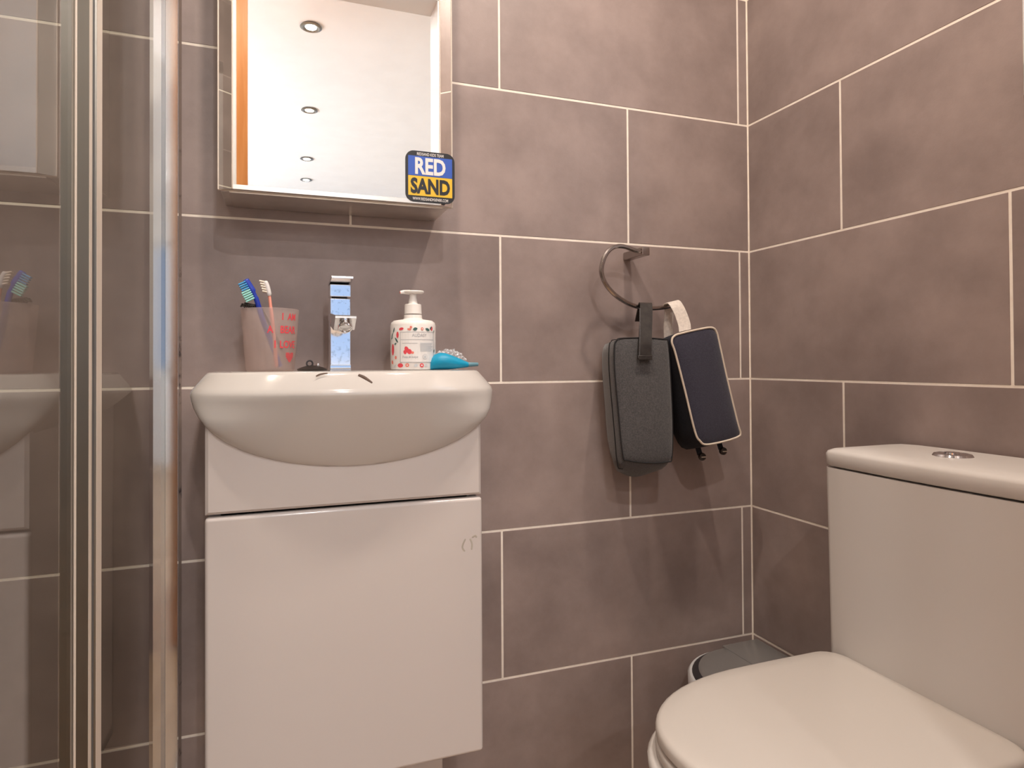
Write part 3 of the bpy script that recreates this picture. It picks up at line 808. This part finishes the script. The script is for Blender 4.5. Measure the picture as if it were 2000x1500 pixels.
# ------------------------------------------------------------------ towel ring
RD = .070
tr = thing('towel_ring', 'open curved chrome towel ring on the tiled wall', 'towel ring', at(1222, 500, 0))
w0 = at(1224, 503, 0); w1 = at(1257, 491, RD)
obj('mount_arm', box((w0.x - .009, -RD - .006, w1.z - .0085), (w0.x + .009, -.0004, w1.z + .0085), .0015, 2), 'chrome_dark', tr, 35)
pix = [(1254, 491), (1240, 489), (1222, 482.5), (1207, 481), (1193, 486), (1182, 499), (1175.5, 518), (1175, 534), (1182, 553), (1197, 572), (1217, 587), (1238, 597), (1258, 601.5), (1280, 602), (1298, 600), (1311, 597)]
obj('ring_bar', tube(catmull([at(x, y, RD) for x, y in pix], 6), .0046, 8, square=True, sx=.95), 'chrome_dark', tr, 40)

# ------------------------------------------------------------------ grey toiletry bag
def at_pts(l, d): return [at(x, y, d) for x, y in l]
def resample(loop, N):
    loop = [Vector(p) for p in loop]; n = len(loop); L = [0]
    for i in range(n): L.append(L[-1] + (loop[(i + 1) % n] - loop[i]).length)
    out = []
    for k in range(N):
        s = L[-1] * k / N; i = max(j for j in range(n) if L[j] <= s); t = (s - L[i]) / max(1e-9, L[i + 1] - L[i])
        out.append(loop[i].lerp(loop[(i + 1) % n], t))
    return out
def pouch(loops, bulge_front, bulge_back):
    """loft between loops (front to back) and close both ends with domed caps"""
    N = 48
    R = [resample(l, N) for l in loops]
    def dome(r, h, toward):
        c = sum(r, Vector()) / len(r); out = []
        for s, k in ((.97, .25), (.9, .5), (.7, .85), (.4, 1.0), (.12, 1.03)):
            out.append([c + (p - c) * s + toward * h * k for p in r])
        return out
    fr = dome(R[0], bulge_front, Vector((0, -1, 0)))[::-1]
    bk = dome(R[-1], bulge_back, Vector((0, 1, 0)))
    return loft(fr + R + bk)
g1 = catmull([(1206, 663), (1255, 661), (1300, 664), (1312, 675), (1316, 740), (1317, 830), (1315, 890), (1300, 903), (1260, 906), (1224, 899), (1212, 880), (1204, 800), (1198, 720), (1197, 675)], 5, True) if False else None
def loop_px(pix, d, k=5):
    return catmull([at(x, y, d) for x, y in pix], k, True)
F1 = [(1204, 665), (1212, 661), (1255, 660), (1297, 663), (1304, 670), (1309, 740), (1313, 830), (1312, 892), (1304, 902), (1262, 904), (1226, 899), (1216, 888), (1207, 800), (1200, 720), (1200, 675)]
bag = thing('toiletry_bag', 'charcoal grey fabric toiletry bag hanging from the towel ring', 'bag', at(1250, 780, .07))
f_loop = loop_px(F1, .112)
cen = sum(f_loop, Vector()) / len(f_loop)
def off_loop(loop, sx, sz, dx, dz, y, droop=0):
    out = []
    c = sum(loop, Vector()) / len(loop)
    for p in loop:
        q = Vector((c.x + (p.x - c.x) * sx + dx, y, c.z + (p.z - c.z) * sz + dz))
        if droop and p.z < c.z - .09:
            q.z -= droop * (1 - abs((p.x - c.x) / .072) ** 1.5 * .7)
        out.append(q)
    return out
loops = [f_loop, off_loop(f_loop, 1.01, 1.02, .0, -.003, -.105, .004), off_loop(f_loop, 1.0, 1.04, .003, -.006, -.088, .014), off_loop(f_loop, .95, 1.03, .005, -.007, -.066, .026),
         off_loop(f_loop, .86, .97, .006, -.002, -.042, .014), off_loop(f_loop, .72, .88, .004, .002, -.024)]
obj('bag_body', pouch(loops, .008, .004), 'charcoal', bag, 50)
obj('front_seam', tube([p + Vector((0, -.0008, 0)) for p in f_loop], .0014, 8, closed=True), 'charcoal_dark', bag, 60)
zl = [p + Vector((-.0012, 0, 0)) for p in loops[2] if p.x < cen.x - .03]
obj('side_seam', tube(zl, .001, 6), 'charcoal_dark', bag, 60)
hx = Vector((.0145, 0, 0))
sp_ = [at(1259, 698, .1265), at(1260, 670, .124), at(1261, 640, .110), at(1262, 615, .094), at(1262, 599, .083), at(1261, 592.5, .074), at(1259, 594, .066), at(1257, 604, .062), at(1252, 628, .060)]
strap = obj('hanging_strap', ribbon(catmull(sp_, 5), hx, .0026), 'strap_brown', bag, 50)
obj('strap_stitch', ribbon([at(1249, 697, .1285), at(1249.5, 670, .126), at(1250, 640, .112), at(1250, 615, .0965), at(1250, 602, .0865)], Vector((.0009, 0, 0)), .0012), 'charcoal', strap)
obj('strap_end_fold', box(at(1247, 703, .131), at(1271.5, 694, .1255), .001), 'strap_brown', bag, 40)

# ------------------------------------------------------------------ navy bag
F2 = [(1311, 668), (1316, 656), (1334, 650), (1365, 643), (1388, 640), (1398, 648), (1404, 672), (1420, 745), (1440, 828), (1445, 845), (1440, 853), (1412, 862), (1378, 868), (1366, 861), (1356, 842), (1336, 760), (1318, 690)]
nb = thing('toiletry_bag', 'navy fabric toiletry bag with cream piping tilted on the towel ring', 'bag', at(1380, 760, .08))
f2 = loop_px(F2, .120)
loops = [f2, off_loop(f2, 1.02, 1.02, .0005, -.001, -.112), off_loop(f2, 1.01, 1.04, .001, -.007, -.085, .0), off_loop(f2, .96, 1.04, .0, -.014, -.055), off_loop(f2, .80, .94, .002, -.008, -.03)]
obj('bag_side', pouch(loops, .0005, .004), 'navy_dark', nb, 50)
fp = off_loop(f2, .985, .99, 0, 0, -.1215)
obj('front_panel', pouch([fp, off_loop(f2, .985, .99, 0, 0, -.118)], .006, .0), 'navy', nb, 50)
obj('cream_piping', tube([p + Vector((0, -.002, 0)) for p in f2], .0022, 8, closed=True), 'piping', nb, 60)
sp_ = [at(1338, 646, .117), at(1336, 632, .112), at(1329, 612, .105), at(1322, 598, .098), at(1316, 590.5, .088), at(1309, 590.5, .078), at(1306, 595, .070)]
obj('front_strap', ribbon(catmull(sp_, 5), Vector((.0115, -.004, .003)), .0018), 'webbing', nb, 50)
sp_ = [at(1306, 595, .070), at(1306.5, 604, .064), at(1306, 620, .062), at(1305, 640, .062), at(1306, 664, .064)]
obj('rear_strap', ribbon(catmull(sp_, 5), Vector((.0110, 0, .001)), .0018), 'webbing', nb, 50)
for x, y in ((1371.5, 892), (1412.5, 881)):
    c = at(x, y, .085)
    sn = obj('snap_stud', lathe([(.001, .004), (.0078, .004), (.0086, .001), (.0078, -.003), (.005, -.0048), (.001, -.0050)], c, 22, axis='Y'), 'brown_dark', nb, 40)
    obj('snap_slot', box((c.x - .0055, c.y - .0060, c.z - .001), (c.x + .0055, c.y - .0042, c.z + .001), 0), 'alu_bright', sn)
    obj('snap_tab', ribbon([c + Vector((-.004, .002, .004)), c + Vector((-.006, .004, .014)), c + Vector((-.008, .006, .026))], Vector((.006, 0, .001)), .002), 'navy_dark', nb)

# ------------------------------------------------------------------ toilet
TYc = -.522
toi = thing('toilet', 'white close coupled toilet with square cistern and closed seat', 'toilet', (-.3, TYc, 0))
def cist(xf, hw, zz, bow, r, xb=-.012, N=10):
    """plan outline of cistern: flat back on the wall, gently bowed front"""
    pts = [(xb, TYc + hw, zz)]
    for i in range(5):
        a = math.pi / 2 * i / 4
        pts.append((xf + r - r * math.sin(a), TYc + hw - r + r * math.cos(a), zz))
    for i in range(1, N):
        t = i / N; y = lerp(hw - r, -hw + r, t)
        pts.append((xf - bow * math.sin(math.pi * t), TYc + y, zz))
    for i in range(5):
        a = math.pi / 2 * i / 4
        pts.append((xf + r - r * math.cos(a), TYc - hw + r - r * math.sin(a), zz))
    pts.append((xb, TYc - hw, zz))
    return pts
CHW = .166
zt = FL - .141
rings = [cist(-.157, CHW - .002, FL - .52, .004, .012), cist(-.158, CHW - .001, FL - .40, .005, .012), cist(-.159, CHW, FL - .25, .006, .011), cist(-.160, CHW + .0005, zt - .002, .006, .010)]
obj('cistern', loft(rings), 'ceramic_soft', toi, 40)
rings = [cist(-.149, CHW - .004, zt, .006, .014), cist(-.158, CHW + .0015, zt + .001, .006, .016), cist(-.161, CHW + .003, zt + .004, .006, .016),
         cist(-.162, CHW + .003, zt + .022, .006, .016), cist(-.160, CHW + .001, zt + .0265, .006, .016), cist(-.154, CHW - .005, zt + .030, .006, .018),
         cist(-.130, CHW - .028, zt + .0335, .006, .03), cist(-.10, CHW - .06, zt + .0352, .005, .03), cist(-.09, CHW - .10, zt + .0355, .002, .01)]
lid = obj('cistern_lid', loft(rings), 'ceramic_soft', toi, 50)
bx, by, bz = -.083, TYc, zt + .0345
fb = obj('flush_button', lathe([(.0255, 0), (.0265, .001), (.0245, .004), (.020, .0052), (.019, .0044), (.001, .0052)], (bx, by, bz), 36), 'chrome', toi, 40)
obj('button_inset', lathe([(.0105, .0045), (.0100, .0066), (.001, .0070)], (bx - .002, by, bz), 24), 'chrome', fb, 40)
# seat lid: D shape
def dshape(xb, xf, hw, zz, rc, N=28, n=2.25, xs=-.34):
    pts = []
    for i in range(6):
        a = math.pi / 2 * i / 5
        pts.append((xb - rc + rc * math.sin(a), TYc - hw + rc - rc * math.cos(a), zz))
    for i in range(6):
        a = math.pi / 2 * i / 5
        pts.append((xb - rc + rc * math.cos(a), TYc + hw - rc + rc * math.sin(a), zz))
    pts.append((lerp(xb - rc, xs, .5), TYc + hw * 1.003, zz))
    for i in range(N + 1):
        a = math.pi * i / N; c, s = math.cos(a), math.sin(a)
        pts.append((xs - (xs - xf) * abs(s) ** (2 / n), TYc + hw * math.copysign(abs(c) ** (2 / n), c), zz))
    pts.append((lerp(xb - rc, xs, .5), TYc - hw * 1.003, zz))
    return pts
sz = FL - .450
SH = .158
XB, XF = -.160, -.588
rings = [dshape(XB - .004, XF + .004, SH - .004, sz - .020, .03), dshape(XB, XF, SH, sz - .017, .034), dshape(XB, XF, SH, sz - .008, .034), dshape(XB - .002, XF + .002, SH - .0025, sz - .0035, .034),
         dshape(XB - .006, XF + .007, SH - .008, sz - .0008, .034), dshape(XB - .02, XF + .03, SH - .03, sz, .03), dshape(XB - .06, XF + .10, SH - .08, sz + .0006, .02)]
obj('seat_lid', loft(rings), 'seat', toi, 50)
rings = [dshape(XB - .006, XF + .003, SH - .003, sz - .040, .03), dshape(XB - .004, XF - .001, SH - .0005, sz - .036, .03), dshape(XB - .004, XF - .001, SH - .0005, sz - .026, .03), dshape(XB - .006, XF + .003, SH - .004, sz - .022, .03)]
obj('seat_ring', loft(rings), 'seat', toi, 50)
zr = sz - .043
rings = [dshape(-.10, -.50, .105, .0, .03), dshape(-.10, -.51, .11, .02, .03), dshape(-.10, -.50, .10, .12, .03), dshape(-.10, -.55, .125, .24, .03), dshape(-.075, -.58, .156, zr - .05, .03), dshape(-.07, -.597, .168, zr - .02, .03), dshape(-.07, -.599, .169, zr - .006, .03), dshape(-.07, -.594, .164, zr, .03)]
obj('toilet_pan', loft(rings), 'ceramic_soft', toi, 50)
for s in (-1, 1):
    obj('seat_hinge', lathe([(.001, -.012), (.009, -.011), (.009, .011), (.001, .012)], (XB + .006, TYc + s * .075, sz - .028), 18, axis='Y'), 'chrome', toi, 40)

# ------------------------------------------------------------------ pedal bin
bn = thing('pedal_bin', 'grey lidded pedal bin between toilet and back wall', 'bin', (-.13, -.15, 0))
def bshape(hw, xf, xb, zz, yc=-.150, N=28, r=.02):
    pts = [(xb, yc - hw + r, zz), (xb, yc + hw - r, zz), (xb - r * .3, yc + hw - r * .3, zz), (xb - r, yc + hw, zz)]
    xs = xf + hw
    for i in range(N + 1):
        a = math.pi * i / N
        pts.append((xs - (xs - xf) * math.sin(a), yc + hw * math.cos(a), zz))
    pts += [(xb - r, yc - hw, zz), (xb - r * .3, yc - hw + r * .3, zz)]
    return pts
bzl = FL - .605
obj('bin_body', loft([bshape(.112, -.228, -.02, .012), bshape(.115, -.232, -.018, .02), bshape(.121, -.240, -.015, bzl - .050)]), 'bin_black', bn, 40)
obj('bin_band', loft([bshape(.128, -.252, -.012, bzl - .056), bshape(.134, -.260, -.010, bzl - .050), bshape(.135, -.261, -.010, bzl - .014), bshape(.132, -.257, -.011, bzl - .009)]), 'bin_steel', bn, 40)
obj('bin_rim', loft([bshape(.129, -.254, -.012, bzl - .0135), bshape(.127, -.251, -.012, bzl - .007), bshape(.123, -.244, -.013, bzl - .003)]), 'bin_black', bn, 40)
ld_ = obj('bin_lid', loft([bshape(.122, -.238, -.013, bzl - .005), bshape(.121, -.236, -.013, bzl - .001), bshape(.114, -.226, -.016, bzl + .0035), bshape(.09, -.19, -.03, bzl + .005)]), 'bin_lid', bn, 40)
obj('lid_hinge_plate', box((-.112, -.272, bzl + .0018), (-.014, -.029, bzl + .0072), .0025, 2), 'bin_lid', ld_, 40)
obj('bin_base', loft([bshape(.124, -.242, -.014, 0), bshape(.125, -.243, -.014, .014)]), 'bin_black', bn, 40)
obj('foot_pedal', box((-.29, -.175, .008), (-.235, -.125, .016), .003, 2), 'bin_black', bn, 40)
